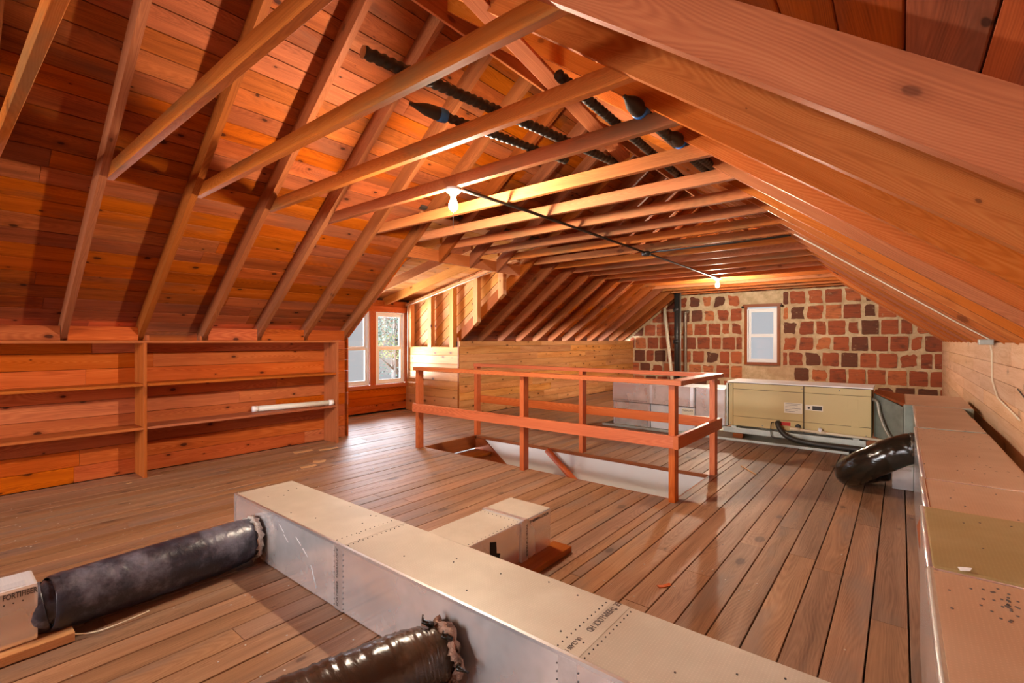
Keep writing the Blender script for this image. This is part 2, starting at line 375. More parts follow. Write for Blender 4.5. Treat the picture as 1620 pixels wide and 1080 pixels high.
while x > -7.1: xs.append(x); x -= PW
for xa in xs:
    x0, x1 = xa - PW, xa
    if x0 < XL - .02:
        plank_rows(max(x0, -7.05), x1, DY0 - .05, DY1, 0)
        continue
    if x0 < XL + .02: plank_rows(x0, x1, YF, YB, 0); continue
    if x1 > .75: continue
    # boards that only partly meet the opening are ripped to fit
    if x0 < OX0 < x1:
        plank_rows(x0, OX0, YF, YB); 
        for a, b in ((YF, OY0), (OY1, YB)): board('plank', ((OX0 + x1) / 2, a, -.012), ((OX0 + x1) / 2, b, -.012), (1, 0, 0), x1 - OX0 - .003, .024, 'floor', floor)
    elif x0 < OX1 < x1:
        plank_rows(OX1, x1, YF, YB)
        for a, b in ((YF, OY0), (OY1, YB)): board('plank', ((x0 + OX1) / 2, a, -.012), ((x0 + OX1) / 2, b, -.012), (1, 0, 0), OX1 - x0 - .003, .024, 'floor', floor)
    else: plank_rows(x0, x1, YF, YB)

# ------------------------------------------------------------------ ceiling: deck, roof boards, ridge, rafters, collar ties
def slope_pt(side, s, n, y):
    """s metres down the slope from the ridge line of the board underside, n metres outward"""
    if side < 0: return V((XC - s * CA - n * SA, y, zl(XC) + VD - s * SA + n * CA))
    return V((XC + s * CA + n * SA, y, zr(XC) + VD - s * SA + n * CA))
SL = 4.35
dk_v, dk_f = [], []
def deck_quad(side, s0, s1, y0, y1):
    k = len(dk_v)
    for nn in (.022, .06):
        for s_, y_ in ((s0, y0), (s1, y0), (s1, y1), (s0, y1)): dk_v.append(slope_pt(side, s_, nn, y_))
    dk_f.extend([tuple(k + i for i in f) for f in ((0, 1, 2, 3), (7, 6, 5, 4), (0, 4, 5, 1), (1, 5, 6, 2), (2, 6, 7, 3), (3, 7, 4, 0))])
SD = (XC + 4.10) / CA    # where the main slope stops at the dormer
deck_quad(1, -.05, SL, YF - .1, 12.5); deck_quad(-1, -.05, SL, YF - .1, DY0); deck_quad(-1, -.05, SD, DY0, DY1 + .04); deck_quad(-1, -.05, SL, DY1 + .04, 12.5)
ceiling = tag(mo('ceiling', dk_v, dk_f, 'deck'), 'pitched attic roof of orange boards on rafters and collar ties', 'ceiling', kind='structure')
BW = .146
for side in (-1, 1):
    k = 0
    while k * BW < SL - .02:
        s0, s1 = k * BW, min((k + 1) * BW, SL); sm = (s0 + s1) / 2; k += 1
        spans = [(YF, YB + .05)]
        if side < 0 and s1 > SD: spans = [(YF, DY0), (DY1 + .04, YB + .05)]
        for a, b in spans:
            cuts = [a]; y = a + R.uniform(1.5, 4.5)
            while y < b - 1: cuts.append(y); y += R.choice([3, 4, 5, 6, 7]) * SP + R.uniform(-.05, .05)
            cuts.append(b)
            for p, q in zip(cuts, cuts[1:]):
                board('plank', slope_pt(side, sm, .011, p + .001), slope_pt(side, sm, .011, q - .001), V((-side * -CA, 0, -SA)), (s1 - s0) - R.uniform(.003, .007), .022, 'roof', ceiling, .0025)
board('ridge_board', (XC, YF, zl(XC) + .02), (XC, YB, zl(XC) + .02), (0, 0, 1), .24, .022, 'rafter', ceiling)
NR = range(-10, 21)
def rafter(side, n, xe0, xe1):
    y = Y0 + SP * n - (.24 if side > 0 and n == 0 else 0); f = zl if side < 0 else zr
    poly = [(xe0, f(xe0)), (xe1, f(xe1)), (xe1, f(xe1) + VD), (xe0, f(xe0) + VD)]
    return prism('rafter', poly, y, y + RT, 'rafter_shade' if side < 0 else 'rafter', ceiling, ANG if side < 0 else -ANG)
for n in NR:
    y = Y0 + SP * n
    rafter(1, n, XC + .012, .80)
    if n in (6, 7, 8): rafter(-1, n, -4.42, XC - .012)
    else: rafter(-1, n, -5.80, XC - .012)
    if -1 <= n or n == -8: # collar tie nailed to the far face of each pair
        zb = 2.365; zt = 2.455
        xa, xb = -4.2 + (zb - 2.375) / TAN - .06, .6 - (zb - 1.225) / TAN + .06
        board('collar_tie', (xa, y + RT + .0225, (zb + zt) / 2), (xb, y + RT + .0225, (zb + zt) / 2), (0, 0, 1), zt - zb, .043, 'tie', ceiling)
# diagonal brace up to the right-hand rafters
board('brace', (-1.735, 1.60, 3.07), (-1.475, 3.05, 2.50), (.8, 0, .2), .088, .03, 'rafter', ceiling)

# ------------------------------------------------------------------ left wall: boards behind the shelves, knee wall beyond the dormer
def hboards(parent, x, y0, y1, heights, mat, face=1, t=.02, seglen=(1.6, 3.4)):
    """horizontal boards on a wall of constant x; face=+1 when the room lies at larger x"""
    for a, b in zip(heights, heights[1:]):
        cuts = [y0]; y = y0 + R.uniform(*seglen)
        while y < y1 - .5: cuts.append(y); y += R.uniform(*seglen)
        cuts.append(y1)
        for p, q in zip(cuts, cuts[1:]):
            d = R.uniform(-.0015, .0015)
            board('plank', (x - face * (t / 2 + d), p + .0008, (a + b) / 2), (x - face * (t / 2 + d), q - .0008, (a + b) / 2), (0, 0, 1), b - a - .003, t, mat, parent, .002)
wall_l = hull('wall_left', [((XL - .10, YF, -.02), (XL - .022, DY0 - .03, 1.25)), ((XL - .10, DY1 - .04, -.02), (XL - .022, YB, 1.235))], 'deck', 'low left wall of horizontal boards under the roof slope', 'wall')
def steps(top, h, z=0.0):
    o = [z]
    while o[-1] < top - h * 1.4: o.append(o[-1] + h)
    return o + [top]
hboards(wall_l, XL, YF, DY0, steps(1.25, .142), 'shelfwall')
hboards(wall_l, XL, DY1 - .06, YB, steps(1.245, .128), 'pine')
for n in list(range(-10, 6)):
    if n in (1,): continue
    ya = Y0 + SP * n + RT; yb = Y0 + SP * (n + 1) if n < 5 else DY0
    if yb - ya > .03: board('plank', (XL + .01, ya + .003, 1.315), (XL + .01, yb - .003, 1.315), (0, 0, 1), .125, .02, 'shelfwall', wall_l)
for yy in (Y0 + SP * 1 + RT + .02, Y0 + SP * 2 - .03):
    board('block', (XL + .03, yy, 1.252), (XL + .03, yy, 1.30), (0, 1, 0), .022, .05, 'shelf', wall_l)

# ------------------------------------------------------------------ right wall
wall_r = hull('wall_right', [((XR + .022, YF, -.02), (XR + .10, YB, 1.23))], 'deck', 'low right wall of pale horizontal boards behind the long duct', 'wall')
hboards(wall_r, XR, YF, YB, [0, .11, .247, .384, .521, .658, .795, .932, 1.066, 1.235], 'pale', -1)

# ------------------------------------------------------------------ far gable wall of clay tile blocks
WX0, WX1, WZ0, WZ1 = -2.85, -2.11, .69, 2.04
def gable(name, y0, y1, hx0, hx1, hz0, hz1, mat, label):
    pts = [(-6.2, -.1), (.95, -.1), (.95, zr(.95) + VD), (XC, zr(XC) + VD + .02), (-6.2, zl(-6.2) + VD)]
    vs, fs = [], []
    def add(poly):
        k = len(vs); n = len(poly)
        vs.extend([(x, y0, z) for x, z in poly] + [(x, y1, z) for x, z in poly])
        fs.append(tuple(range(k, k + n))); fs.append(tuple(range(k + 2 * n - 1, k + n - 1, -1)))
        fs.extend((k + i, k + n + i, k + n + (i + 1) % n, k + (i + 1) % n) for i in range(n))
    add(clip(pts, 1, 0, hx0)); add(clip(pts, -1, 0, -hx1))
    mid = clip(clip(pts, -1, 0, -hx0), 1, 0, hx1)
    add(clip(mid, 0, 1, hz0)); add(clip(mid, 0, -1, -hz1))
    return tag(mo(name, vs, fs, mat), label, 'wall', kind='structure')
wall_b = gable('wall_back', YB, YB + .2, WX0, WX1, WZ0, WZ1, 'mortar', 'far gable wall of mortar-smeared red clay blocks')
def brick(x0, x1, z0, z1, inset):
    poly = [(x0, z0), (x1, z0), (x1, z1), (x0, z1)]
    poly = clip(clip(poly, -TAN, 1, zl(0) + VD - .06), TAN, 1, zr(0) + VD - .06)
    if len(poly) < 3: return
    a = sum(poly[i][0] * poly[(i + 1) % len(poly)][1] - poly[(i + 1) % len(poly)][0] * poly[i][1] for i in range(len(poly))) / 2
    if abs(a) < .01: return
    cx = sum(p[0] for p in poly) / len(poly); cz = sum(p[1] for p in poly) / len(poly); out = []
    for i in range(len(poly)):
        p, q = poly[i], poly[(i + 1) % len(poly)]; L = math.hypot(q[0] - p[0], q[1] - p[1]); k = max(1, int(L / .055))
        for j in range(k):
            t = (j + (R.uniform(-.25, .25) if j else 0)) / k; px, pz = p[0] + t * (q[0] - p[0]), p[1] + t * (q[1] - p[1])
            nz = mnoise.noise(V((px * 5, pz * 5, cx * 3))) * .5 + .5
            d = .006 + inset * max(0, nz - .25) * R.uniform(.5, 1.3) + R.uniform(0, .007); D = math.hypot(px - cx, pz - cz) + 1e-6; d = min(d, D * .34) if j else min(d * 1.5 + .004, D * .42)
            out.append((px + (cx - px) / D * d, pz + (cz - pz) / D * d))
    n = len(out); dep = R.uniform(.006, .016)
    vs = [(x - cx, -dep, z - cz) for x, z in out] + [(x - cx + (.004 if x < cx else -.004) * 0, .02, z - cz) for x, z in out]
    fs = [tuple(range(n))] + [(i, n + i, n + (i + 1) % n, (i + 1) % n) for i in range(n)]
    mo('brick', vs, fs, 'brick', wall_b, Matrix.Translation((cx, YB, cz)))
row = 0; z = .012
while z < 3.7:
    x = -5.95 + (row % 2) * .16 + R.uniform(-.04, .04); z1 = z + .318
    while x < .85:
        w = R.uniform(.29, .325) if R.random() > .12 else R.uniform(.18, .24)
        x1 = x + w; patch = 0.0
        if -4.3 < x < -2.9 and 1.35 < z < 2.3: patch = R.choice([.02, .10, .16, .2])
        elif -2.2 < x < -1.4 and z < 2.1: patch = R.choice([.03, .06, .12])
        elif R.random() < .22: patch = R.uniform(.04, .13)
        ins = .02 + patch
        parts = [(x, x1)]
        if z1 > WZ0 - .06 and z < WZ1 + .05:
            parts = []
            if x < WX0 - .06: parts.append((x, min(x1, WX0 - .05)))
            if x1 > WX1 + .06: parts.append((max(x, WX1 + .05), x1))
        for a, b in parts:
            if b - a > .07 and not (WX0 - .1 < a < WX1 + .1 and .30 < z < .40): brick(max(a, XL - .1), min(b, XR + .1), z, z1, ins)
        x = x1 + R.uniform(.012, .026)
    row += 1; z = z1 + .020

# wall behind the camera, with an unseen opening added for the rear fill
wall_f = gable('wall_front', YF - .12, YF, -4.1, -1.9, .40, 2.25, 'shelfwall', 'plain board gable wall at the near end, behind the viewer')

# ------------------------------------------------------------------ windows
def window(name, axis, pos, a0, a1, z0, z1, label, sign, rails=.035, split=.5, double=False):
    """sash window in a wall of constant axis coordinate; sign points into the room"""
    def P(a, d, z): return (pos + sign * d, a, z) if axis == 'x' else (a, pos + sign * d, z)
    def bar(nm, p, q, wd, w, t, mat, par): return board(nm, p, q, wd, w, t, mat, par, .003)
    al = (0, 1, 0) if axis == 'x' else (1, 0, 0)
    loc = P((a0 + a1) / 2, 0, z0)
    t = thing(name, label, 'window', loc, kind='structure')
    fw = .03
    for a in (a0 + fw / 2, a1 - fw / 2): bar('frame', P(a, 0, z0), P(a, 0, z1), al, fw, .07, 'white', t)
    for zz in (z0 + fw / 2, z1 - fw / 2): bar('frame', P(a0 + fw, 0, zz), P(a1 - fw, 0, zz), (0, 0, 1), fw, .07, 'white', t)
    zm = z0 + (z1 - z0) * split
    for zz0, zz1, d in ((z0 + fw, zm + .012, .012), (zm - .012, z1 - fw, -.016)):
        i0, i1 = a0 + fw + .002, a1 - fw - .002
        sash = thing('sash', None, None, P((i0 + i1) / 2, d, zz0)); sash.parent = t; sash.matrix_parent_inverse = Matrix.Translation(-V(loc))
        for a in (i0 + rails / 2, i1 - rails / 2): bar('sash_rail', P(a, d, zz0), P(a, d, zz1), al, rails, .026, 'white', sash)
        for zz in (zz0 + rails / 2, zz1 - rails / 2): bar('sash_rail', P(i0 + rails, d, zz), P(i1 - rails, d, zz), (0, 0, 1), rails, .026, 'white', sash)
        lo = V(P(i0 + rails, d - .003 * sign, zz0 + rails)); hi = V(P(i1 - rails, d + .003 * sign, zz1 - rails))
        box('pane', [min(u, v) for u, v in zip(lo, hi)], [max(u, v) for u, v in zip(lo, hi)], 'glass', sash)
    return t
DX = -7.0
window('window_1', 'x', DX - .03, 4.93, 5.535, .50, 1.74, 'right dormer sash window with leaves seen outside', 1, .045)
window('window_2', 'x', DX - .03, 4.20, 4.80, .50, 1.74, 'left dormer sash window partly hidden by the shelf end', 1, .045)
window('window_3', 'y', YB - .005, -2.79, -2.17, .75, 1.98, 'small white sash window set in the clay block gable', -1, .05)
tr = thing('trim_1', 'reddish wood casing round the gable window', 'trim', (-2.48, YB, .69), kind='structure')
board('casing', (-2.82, YB - .02, .69), (-2.82, YB - .02, 2.03), (1, 0, 0), .06, .05, 'stair', tr); board('casing', (-2.14, YB - .02, .69), (-2.14, YB - .02, 2.03), (1, 0, 0), .06, .05, 'stair', tr)
board('casing', (-2.88, YB - .03, 2.055), (-2.08, YB - .03, 2.055), (0, 0, 1), .07, .07, 'stair', tr); board('casing', (-2.79, YB - .03, .72), (-2.17, YB - .03, .72), (0, 0, 1), .06, .07, 'stair', tr)
for xx in (-2.88, -2.07): lathe('bracket', [(.001, 0), (.025, 0), (.028, .02), (.02, .045), (.001, .05)], 'black_pipe', tr, (xx, YB - .07, 2.03), (0, -1, 0), 12)

# ------------------------------------------------------------------ dormer
wall_d = hull('wall_dormer', [((DX - .16, DY0, -.02), (DX - .06, 5.75, .48)), ((DX - .16, DY0, 1.76), (DX - .06, 5.75, 2.2)), ((DX - .16, DY0 - .1, .4), (DX - .06, 4.18, 1.8)), ((DX - .16, 4.82, .4), (DX - .06, 4.91, 1.8)), ((DX - .16, 5.55, .4), (DX - .06, 5.76, 1.8)),
               ((DX - .1, DY0 - .02, -.02), (XL - .1, DY0 + .03, 1.2))], 'deck', 'dormer walls of pine boards round the pair of sash windows', 'wall')
for a, b in ((.03, .155), (.155, .285), (.285, .43)):
    board('plank', (DX - .01, DY0, (a + b) / 2), (DX - .01, 5.60, (a + b) / 2), (0, 0, 1), b - a - .004, .02, 'shelfwall', wall_d)
board('sill', (DX + .01, DY0, .462), (DX + .01, 5.60, .462), (0, 0, 1), .06, .06, 'rail', wall_d)
board('header', (DX + .0, DY0, 1.795), (DX + .0, 5.60, 1.795), (0, 0, 1), .10, .05, 'rail', wall_d)
board('header', (DX - .02, DY0, 1.90), (DX - .02, 5.60, 1.90), (0, 0, 1), .10, .04, 'shelfwall', wall_d)
for a, b in ((4.81, 4.92), (5.545, 5.60), (4.08, 4.19)): board('post', (DX, (a + b) / 2, .49), (DX, (a + b) / 2, 1.745), (0, 1, 0), b - a, .05, 'rail', wall_d)
board('plank', (DX - .01, 3.79, .49), (DX - .01, 3.79, 1.745), (0, 1, 0), .57, .02, 'shelfwall', wall_d)
def zd(x): return 2.317 + .22 * (x + 4.955)        # underside of dormer rafters
CY = 5.60
for a, b in zip(steps(1.145, .143), steps(1.145, .143)[1:]):
    board('plank', (DX, CY - .01, (a + b) / 2), (XL + .0, CY - .01, (a + b) / 2), (0, 0, 1), b - a - .003, .02, 'dormer', wall_d)
board('corner_board', (XL - .012, CY - .022, 0), (XL - .012, CY - .022, 1.30), (1, 0, 0), .03, .006, 'stair', wall_d)
for xs_, w in ((-6.90, .10), (-6.35, .085), (-5.81, .095), (-5.265, .095), (-4.735, .095)):
    p = [(xs_ - w / 2, 1.13), (xs_ + w / 2, 1.13), (xs_ + w / 2, 2.6), (xs_ - w / 2, 2.6)]
    p = clip(p, TAN, -1, -zl(0) + .05) if xs_ > -5.7 else p
    p = clip(p, -.22, 1, zd(0) + .0)
    prism('stud', p, CY - .03, CY + .055, 'dormer', wall_d, math.pi / 2)
prism('top_plate', [(DX, zd(DX)), (-4.42, zd(-4.42)), (-4.42, zd(-4.42) + .045), (DX, zd(DX) + .045)], CY - .03, CY + .055, 'dormer', wall_d, math.atan(.22))
for k in range(0, 9):
    b0 = VD - .05 + k * .182; p = [(-7.05, 1.05), (-4.1, 1.05), (-4.1, 2.75), (-7.05, 2.75)]
    p = clip(p, TAN, -1, -(zl(0) - b0) + 0) if False else p
    p = clip(p, TAN, -1, -(zl(0) + max(b0, .0) + .006)); p = clip(p, -TAN, 1, zl(0) + b0 + .175); p = clip(p, -.22, 1, zd(0) + .12)
    if len(p) > 2: prism('plank', p, CY + .088, CY + .108, 'dormer', wall_d, ANG)
for n in (6, 7, 8):
    y = Y0 + SP * n
    prism('dormer_rafter', [(DX - .05, zd(DX - .05)), (-4.40, zd(-4.40)), (-4.40, zd(-4.40) + .13), (DX - .05, zd(DX - .05) + .13)], y, y + RT, 'dormer', ceiling, math.atan(.22))
dv = .13; k = 0; xk = -4.06
while xk > DX - .2:
    xa, xb = xk - .14, xk
    y0_ = DY0 - .06; xm = (xa + xb) / 2
    board('plank', (xm, y0_, zd(xm) + dv + .011), (xm, 5.745, zd(xm) + dv + .011), (1, 0, .22), .141, .022, 'dormer', ceiling); xk -= .1405
hv = [(-7.25, zd(-7.25) + dv + .026), (-4.0, zd(-4.0) + dv + .026)]
prism('roof_deck', [hv[0], hv[1], (hv[1][0], hv[1][1] + .05), (hv[0][0], hv[0][1] + .05)], DY0 - .1, 5.80, 'deck', ceiling, .2)
board('header_beam', (-4.44, Y0 + SP * 5 + RT, 2.29), (-4.44, Y0 + SP * 9, 2.29), (0, 0, 1), .142, .04, 'rafter', ceiling)
p = [(DX - .1, -.02), (XL - .1, -.02), (XL - .1, zl(XL - .1) + VD - .02), (-4.0, zl(-4.0) + VD - .02), (-4.0, zd(-4.0) + .15), (DX - .1, zd(DX - .1) + .15)]
prism('sheathing', p, 5.722, 5.745, 'deck', wall_d)
# side wall at the near edge of the dormer
for a, b in zip(steps(2.2, .143), steps(2.2, .143)[1:]):
    p = [(DX, a + .0015), (-4.3, a + .0015), (-4.3, b - .0015), (DX, b - .0015)]
    p = clip(clip(p, TAN, -1, -zl(0)) if b > 1.3 else clip(p, 1, 0, XL), -.22, 1, zd(0) + .1)
    prism('plank', p, DY0 + .032, DY0 + .052, 'shelfwall', wall_d)
tube('cable', [(-6.915, CY - .045, .55), (-6.915, CY - .045, zd(-6.9) - .01), (-5.6, CY - .045, zd(-5.6) - .012), (-4.5, CY - .045, zd(-4.5) - .014)], .008, 'pvc', wall_d, 8)

# ------------------------------------------------------------------ stairwell
wz = -2.3
hullw = hull('wall_stairwell', [((OX0 - .06, OY1 - .004, wz), (OX1 + .06, OY1 + .06, -.026)), ((OX0 - .06, OY0 - .06, wz), (OX1 + .06, OY0 + .004, -.026)), ((OX1 - .004, OY0, wz), (OX1 + .06, OY1, -.026)), ((OX0 - .06, OY0, wz), (OX0 + .003, OY1, -.20)), ((OX0 - .06, OY0 - .06, wz - .06), (OX1 + .06, OY1 + .06, wz))], 'white_wall', 'white plaster walls lining the stair opening', 'wall')
tr2 = thing('trim_2', 'thin brown wood edging round the stair opening', 'trim', ((OX0 + OX1) / 2, OY1, 0), kind='structure')
board('edging', (OX0, OY1 - .005, -.018), (OX1, OY1 - .005, -.018), (0, 0, 1), .036, .012, 'stair', tr2)
board('edging', (OX1 - .005, OY0, -.018), (OX1 - .005, OY1, -.018), (0, 0, 1), .036, .012, 'stair', tr2)
board('edging', (OX0, OY0 + .005, -.018), (OX1, OY0 + .005, -.018), (0, 0, 1), .036, .012, 'stair', tr2)
st = thing('staircase', 'brown wooden stairs going down through the floor opening', 'stairs', (OX0, (OY0 + OY1) / 2, wz))
NS = 11; rise = .19; run = .26
for k in range(NS):
    zt = -rise * (k + 1) + .02; xa = OX0 + .012 + run * k
    board('riser', (OX0 + .008 + run * k, OY0 + .03, zt + rise / 2), (OX0 + .008 + run * k, OY1 - .035, zt + rise / 2), (0, 0, 1), rise - .026, .016, 'stair', st)
    board('tread', (xa + run / 2 + .01, OY0 + .03, zt - .014), (xa + run / 2 + .01, OY1 - .035, zt - .014), (1, 0, 0), run + .03, .026, 'stair', st)
sl_ = rise / run
for yy in (OY1 - .02, OY0 + .014):
    xe = OX1 - .02
    prism('stringer', [(OX0 + .002, -.03), (OX0 + .16, -.03), (xe, -.03 - sl_ * (xe - OX0 - .16)), (xe, -.36 - sl_ * (xe - OX0 - .16)), (OX0 + .002, -.36)], yy - .012, yy + .012, 'stair', st, -math.atan(sl_))
hr = thing('handrail', 'round wooden handrail on the white stairwell wall', 'handrail', (-3.17, OY1 - .08, -.02))
tube('rail', [(-3.17, OY1 - .08, -.012), (-1.75, OY1 - .08, -1.10)], .036, 'rail', hr, 16)
for q in (.14, .20, .9): tube('bracket', [V((-3.17, OY1 - .08, -.012)).lerp(V((-1.75, OY1 - .08, -1.10)), q) + V((0, 0, -.02)), V((-3.17, OY1 - .03, -.05)).lerp(V((-1.75, OY1 - .03, -1.14)), q), V((-3.17, OY1, -.05)).lerp(V((-1.75, OY1, -1.14)), q)], .006, 'black_pipe', hr, 8)

rl = thing('stair_railing', 'orange wooden guard railing round the stair opening', 'railing', ((OX0 + OX1) / 2, OY0 - .04, 0))
for xx in (-4.385, -2.84, -1.375):
    board('post', (xx, OY0 - .04, 0), (xx, OY0 - .04, .905), (0, 1, 0), .08, .05, 'rail', rl)
for xx in (-4.385, -2.775, -1.365):
    board('post', (xx, OY1 + .045, 0), (xx, OY1 + .045, .925 - .02), (0, 1, 0), .08, .05, 'rail', rl)
board('top_rail', (-4.42, OY0 - .055, .925), (-1.29, OY0 - .055, .925), (0, 1, 0), .115, .038, 'rail', rl)
board('top_rail', (-4.42, OY1 + .055, .925), (-1.29, OY1 + .055, .925), (0, 1, 0), .10, .038, 'rail', rl)
board('top_rail', (-1.345, OY0 + .004, .925), (-1.345, OY1 + .004, .925), (1, 0, 0), .11, .038, 'rail', rl)
board('middle_rail', (-4.42, OY0 - .10, .472), (-1.33, OY0 - .10, .472), (0, 0, 1), .095, .038, 'rail', rl)
board('middle_rail', (-4.40, OY1 + .105, .472), (-1.33, OY1 + .105, .472), (0, 0, 1), .095, .038, 'rail', rl)
board('middle_rail', (-1.328, OY0 - .12, .472), (-1.328, OY1 + .125, .472), (0, 0, 1), .10, .038, 'rail', rl)

# ------------------------------------------------------------------ bookshelf on the left wall
bs = thing('bookshelf', 'long built-in wooden shelf unit along the left wall', 'bookshelf', (-5.5, 1.3, 0))
XF = -5.345; xm = (XL + XF) / 2; dw = XF - XL
board('top_shelf', (xm, -2.3, 1.238), (xm, 3.235, 1.238), (1, 0, 0), dw, .024, 'shelf', bs)
for y0_, y1_ in ((-2.3, -.635), (-.61, 1.285), (1.315, 3.205)):
    for zz in (.845, .449): board('shelf', (xm - .002, y0_, zz), (xm - .002, y1_, zz), (1, 0, 0), dw - .006, .024, 'shelf', bs)
for yy in (-.622, 1.30, 3.22): board('divider' if yy < 3 else 'end_panel', (xm, yy, 0), (xm, yy, 1.226), (1, 0, 0), dw, .025, 'shelf', bs)
mt = thing('mailing_tube', 'cream mailing tube with orange tape lying on the middle shelf', 'tube', (-5.47, 2.75, .461))
tube('body', [(-5.545, 2.35, .494), (-5.405, 3.17, .494)], .031, 'tubewhite', mt, 20)
tube('cap', [(-5.550, 2.31, .494), (-5.541, 2.365, .494)], .0335, 'white', mt, 20); tube('cap', [(-5.409, 3.14, .494), (-5.400, 3.195, .494)], .0335, 'white', mt, 20)
tube('tape', [(-5.525, 2.49, .494), (-5.518, 2.53, .494)], .0318, 'orange_tape', mt, 20)

# ------------------------------------------------------------------ light fittings and wiring
def light(y, label):
    t = thing('ceiling_light', label, 'light', (XC, y, 2.362), 'bare bulbs along the collar ties')
    lathe('base', [(.001, 0), (.055, 0), (.058, .012), (.050, .028), (.030, .034), (.022, .055), (.001, .055)], 'porcelain', t, (XC, y, 2.364), (0, 0, -1))
    prof = [(.012, .055), (.016, .07), (.022, .09), (.031, .112), (.033, .13), (.029, .148), (.017, .162), (.001, .166)]
    lathe('bulb', prof, 'bulb', t, (XC, y, 2.364), (0, 0, -1), 16)
    tube('pull_chain', [(XC + .03, y - .03, 2.33), (XC + .034, y - .034, 2.06)], .0022, 'galv', t, 6)
LY0 = Y0 - SP * 8 + RT + .0225
LY1, LY2 = Y0 + SP * 3 + RT + .0225, Y0 + SP * 15 + RT + .0225
light(LY1, 'lit bare bulb in a white holder nearer the railing'); light(LY2, 'lit bare bulb in a white holder nearer the clay block wall')
light(LY0, 'added unseen bulb in a white holder, lighting the near rafters from behind')  # unseen bulb, added to light the near rafters
cd = thing('electrical_conduit', 'thin black conduit running under the collar ties between the bulbs', 'conduit', (XC, 5.7, 2.35))
zc = 2.351
tube('pipe', [(XC + .055, LY1 + .02, zc), (XC + .09, LY1 + .9, zc - .004), (XC + .06, 5.7, zc), (XC + .03, LY2 - .05, zc)], .0135, 'black_pipe', cd, 10, sub=6)
lathe('junction_box', [(.001, 0), (.05, 0), (.055, .01), (.055, .04), (.045, .05), (.001, .05)], 'black_pipe', cd, (XC + .06, 5.75, 2.364), (0, 0, -1), 12)
for k, (x0_, x1_) in enumerate(((-2.45, -.92), (-2.44, -.9), (-2.46, -.94))):
    tube('branch_cable', [(x0_, 5.742 + .02 * k, 2.352), ((x0_ + x1_) / 2, 5.748 + .02 * k, 2.350), (x1_, 5.742 + .02 * k, 2.353)], .008, 'black', cd, 8)
wc = thing('white_cable', 'white cable stapled along a rafter down to the right wall', 'cable', (.5, 5.64, 1.24))
yc = Y0 + SP * 9 - .008
tube('cable', [(-.85, yc, zr(-.85) + .01), (.40, yc, zr(.40) + .01), (.575, yc, 1.262), (.59, yc, 1.15), (.593, yc, .92), (.593, yc - .3, .80), (.593, yc - 1.2, .74)], .006, 'pvc', wc, 8)
box('junction_box', (.50, yc - .13, 1.215), (.590, yc - .04, 1.26), 'galv', wc, .004)
w2 = tube('wire', [(.597, 4.55, .93), (.597, 4.1, .86), (.597, 3.7, .80), (.597, 3.5, .66), (.597, 3.35, .42)], .004, 'black', None, 6, sub=5); tag(w2, 'thin dark wire drooping on the pale right wall boards', 'wire')

# black spiral-wrapped pipes laid across the ties
def spiral(a, b, r, label, head=None, endcap=None):
    t = thing('wrapped_pipe', label, 'pipe', (V(a) + V(b)) / 2, 'wrapped black pipes lying on the ties')
    L = (V(b) - V(a)).length; n = int(L / .0065)
    pts = [V(a).lerp(V(b), i / n) for i in range(n + 1)]
    tube('pipe', pts, r, 'black', t, 14, rfun=lambda i, k, s, an: .0034 * math.sin(s * 2 * math.pi / .042 + an))
    d = (V(b) - V(a)).normalized()
    if head == 'cone':
        m0 = V(a)
        tube('cap', [m0 + d * .02, m0 - d * .03, m0 - d * .09, m0 - d * .13, m0 - d * .17, m0 - d * .19], [r * 1.15, r * 1.5, r * 1.35, r * .9, r * .42, r * .36], 'black', t, 14, sub=3)
        tube('tape', [m0 + d * .035, m0 + d * .01, m0 - d * .015], [r * 1.42, r * 1.56, r * 1.58], 'blue', t, 14)
    if head == 'open': tube('end_disc', [m0_ for m0_ in (V(a) - d * .004, V(a) + d * .004)], r * 1.02, 'fresh', t, 14)
zt_ = 2.455 + .030
spiral((-1.79, 1.20, zt_), (-1.54, 3.06, zt_), .026, 'long wrapped black pipe with a raw tan open end', 'open')
spiral((-1.96, 1.80, zt_), (-1.79, 2.80, zt_), .024, 'wrapped black pipe with a bulbous taped cap left of the longest pipe', 'cone')
spiral((-1.24, 1.87, zt_), (-1.30, 3.7, zt_), .024, 'plain wrapped black pipe lying right of the diagonal brace')
spiral((-1.09, 2.44, zt_), (-1.10, 3.7, zt_), .030, 'capped black pipe with a blue band at the right rafters, nearer the viewer', 'cone')
spiral((-1.07, 2.99, zt_ + .002), (-1.03, 3.72, zt_), .028, 'capped black pipe with a blue band behind the other taped cap', 'cone')

# ------------------------------------------------------------------ long duct across the foreground
def duct_part(name, lo, hi, parent, top='dust', c=.008, side='foil'):
    return box(name, lo, hi, side, parent, c, top)
DA = thing('air_duct', 'long foil duct with a dusty tan top crossing the floor in front', 'duct', (-1.6, 1.4, 0))
ay0, ay1, az = 1.222, 1.585, .308
secs = [(-3.19, -2.02), (-2.016, -.775), (-.771, .05)]
for a, b in secs: duct_part('duct_section', (a, ay0, .003), (b, ay1, az), DA)
for xx in (-2.018, -.773):
    box('seam_tape', (xx - .035, ay0 - .0012, .004), (xx + .03, ay0 + .02, az - .01), 'foilseam', DA)
    box('seam_tape', (xx - .035, ay0 + .012, az - .02), (xx + .03, ay1 - .004, az + .0012), 'dust', DA)
    ys = [ay0 + .02 + i * .026 for i in range(13)]
    dots('staple', [(xx - .05, y, az + .001) for y in ys] + [(xx + .045, y, az + .001) for y in ys], (0, 0, 1), .0026, 'ink', DA)
    zs_ = [.02 + i * .025 for i in range(11)]
    dots('staple', [(xx - .04, ay0 - .0012, q) for q in zs_] + [(xx + .035, ay0 - .0012, q) for q in zs_], (0, -1, 0), .0026, 'ink', DA)
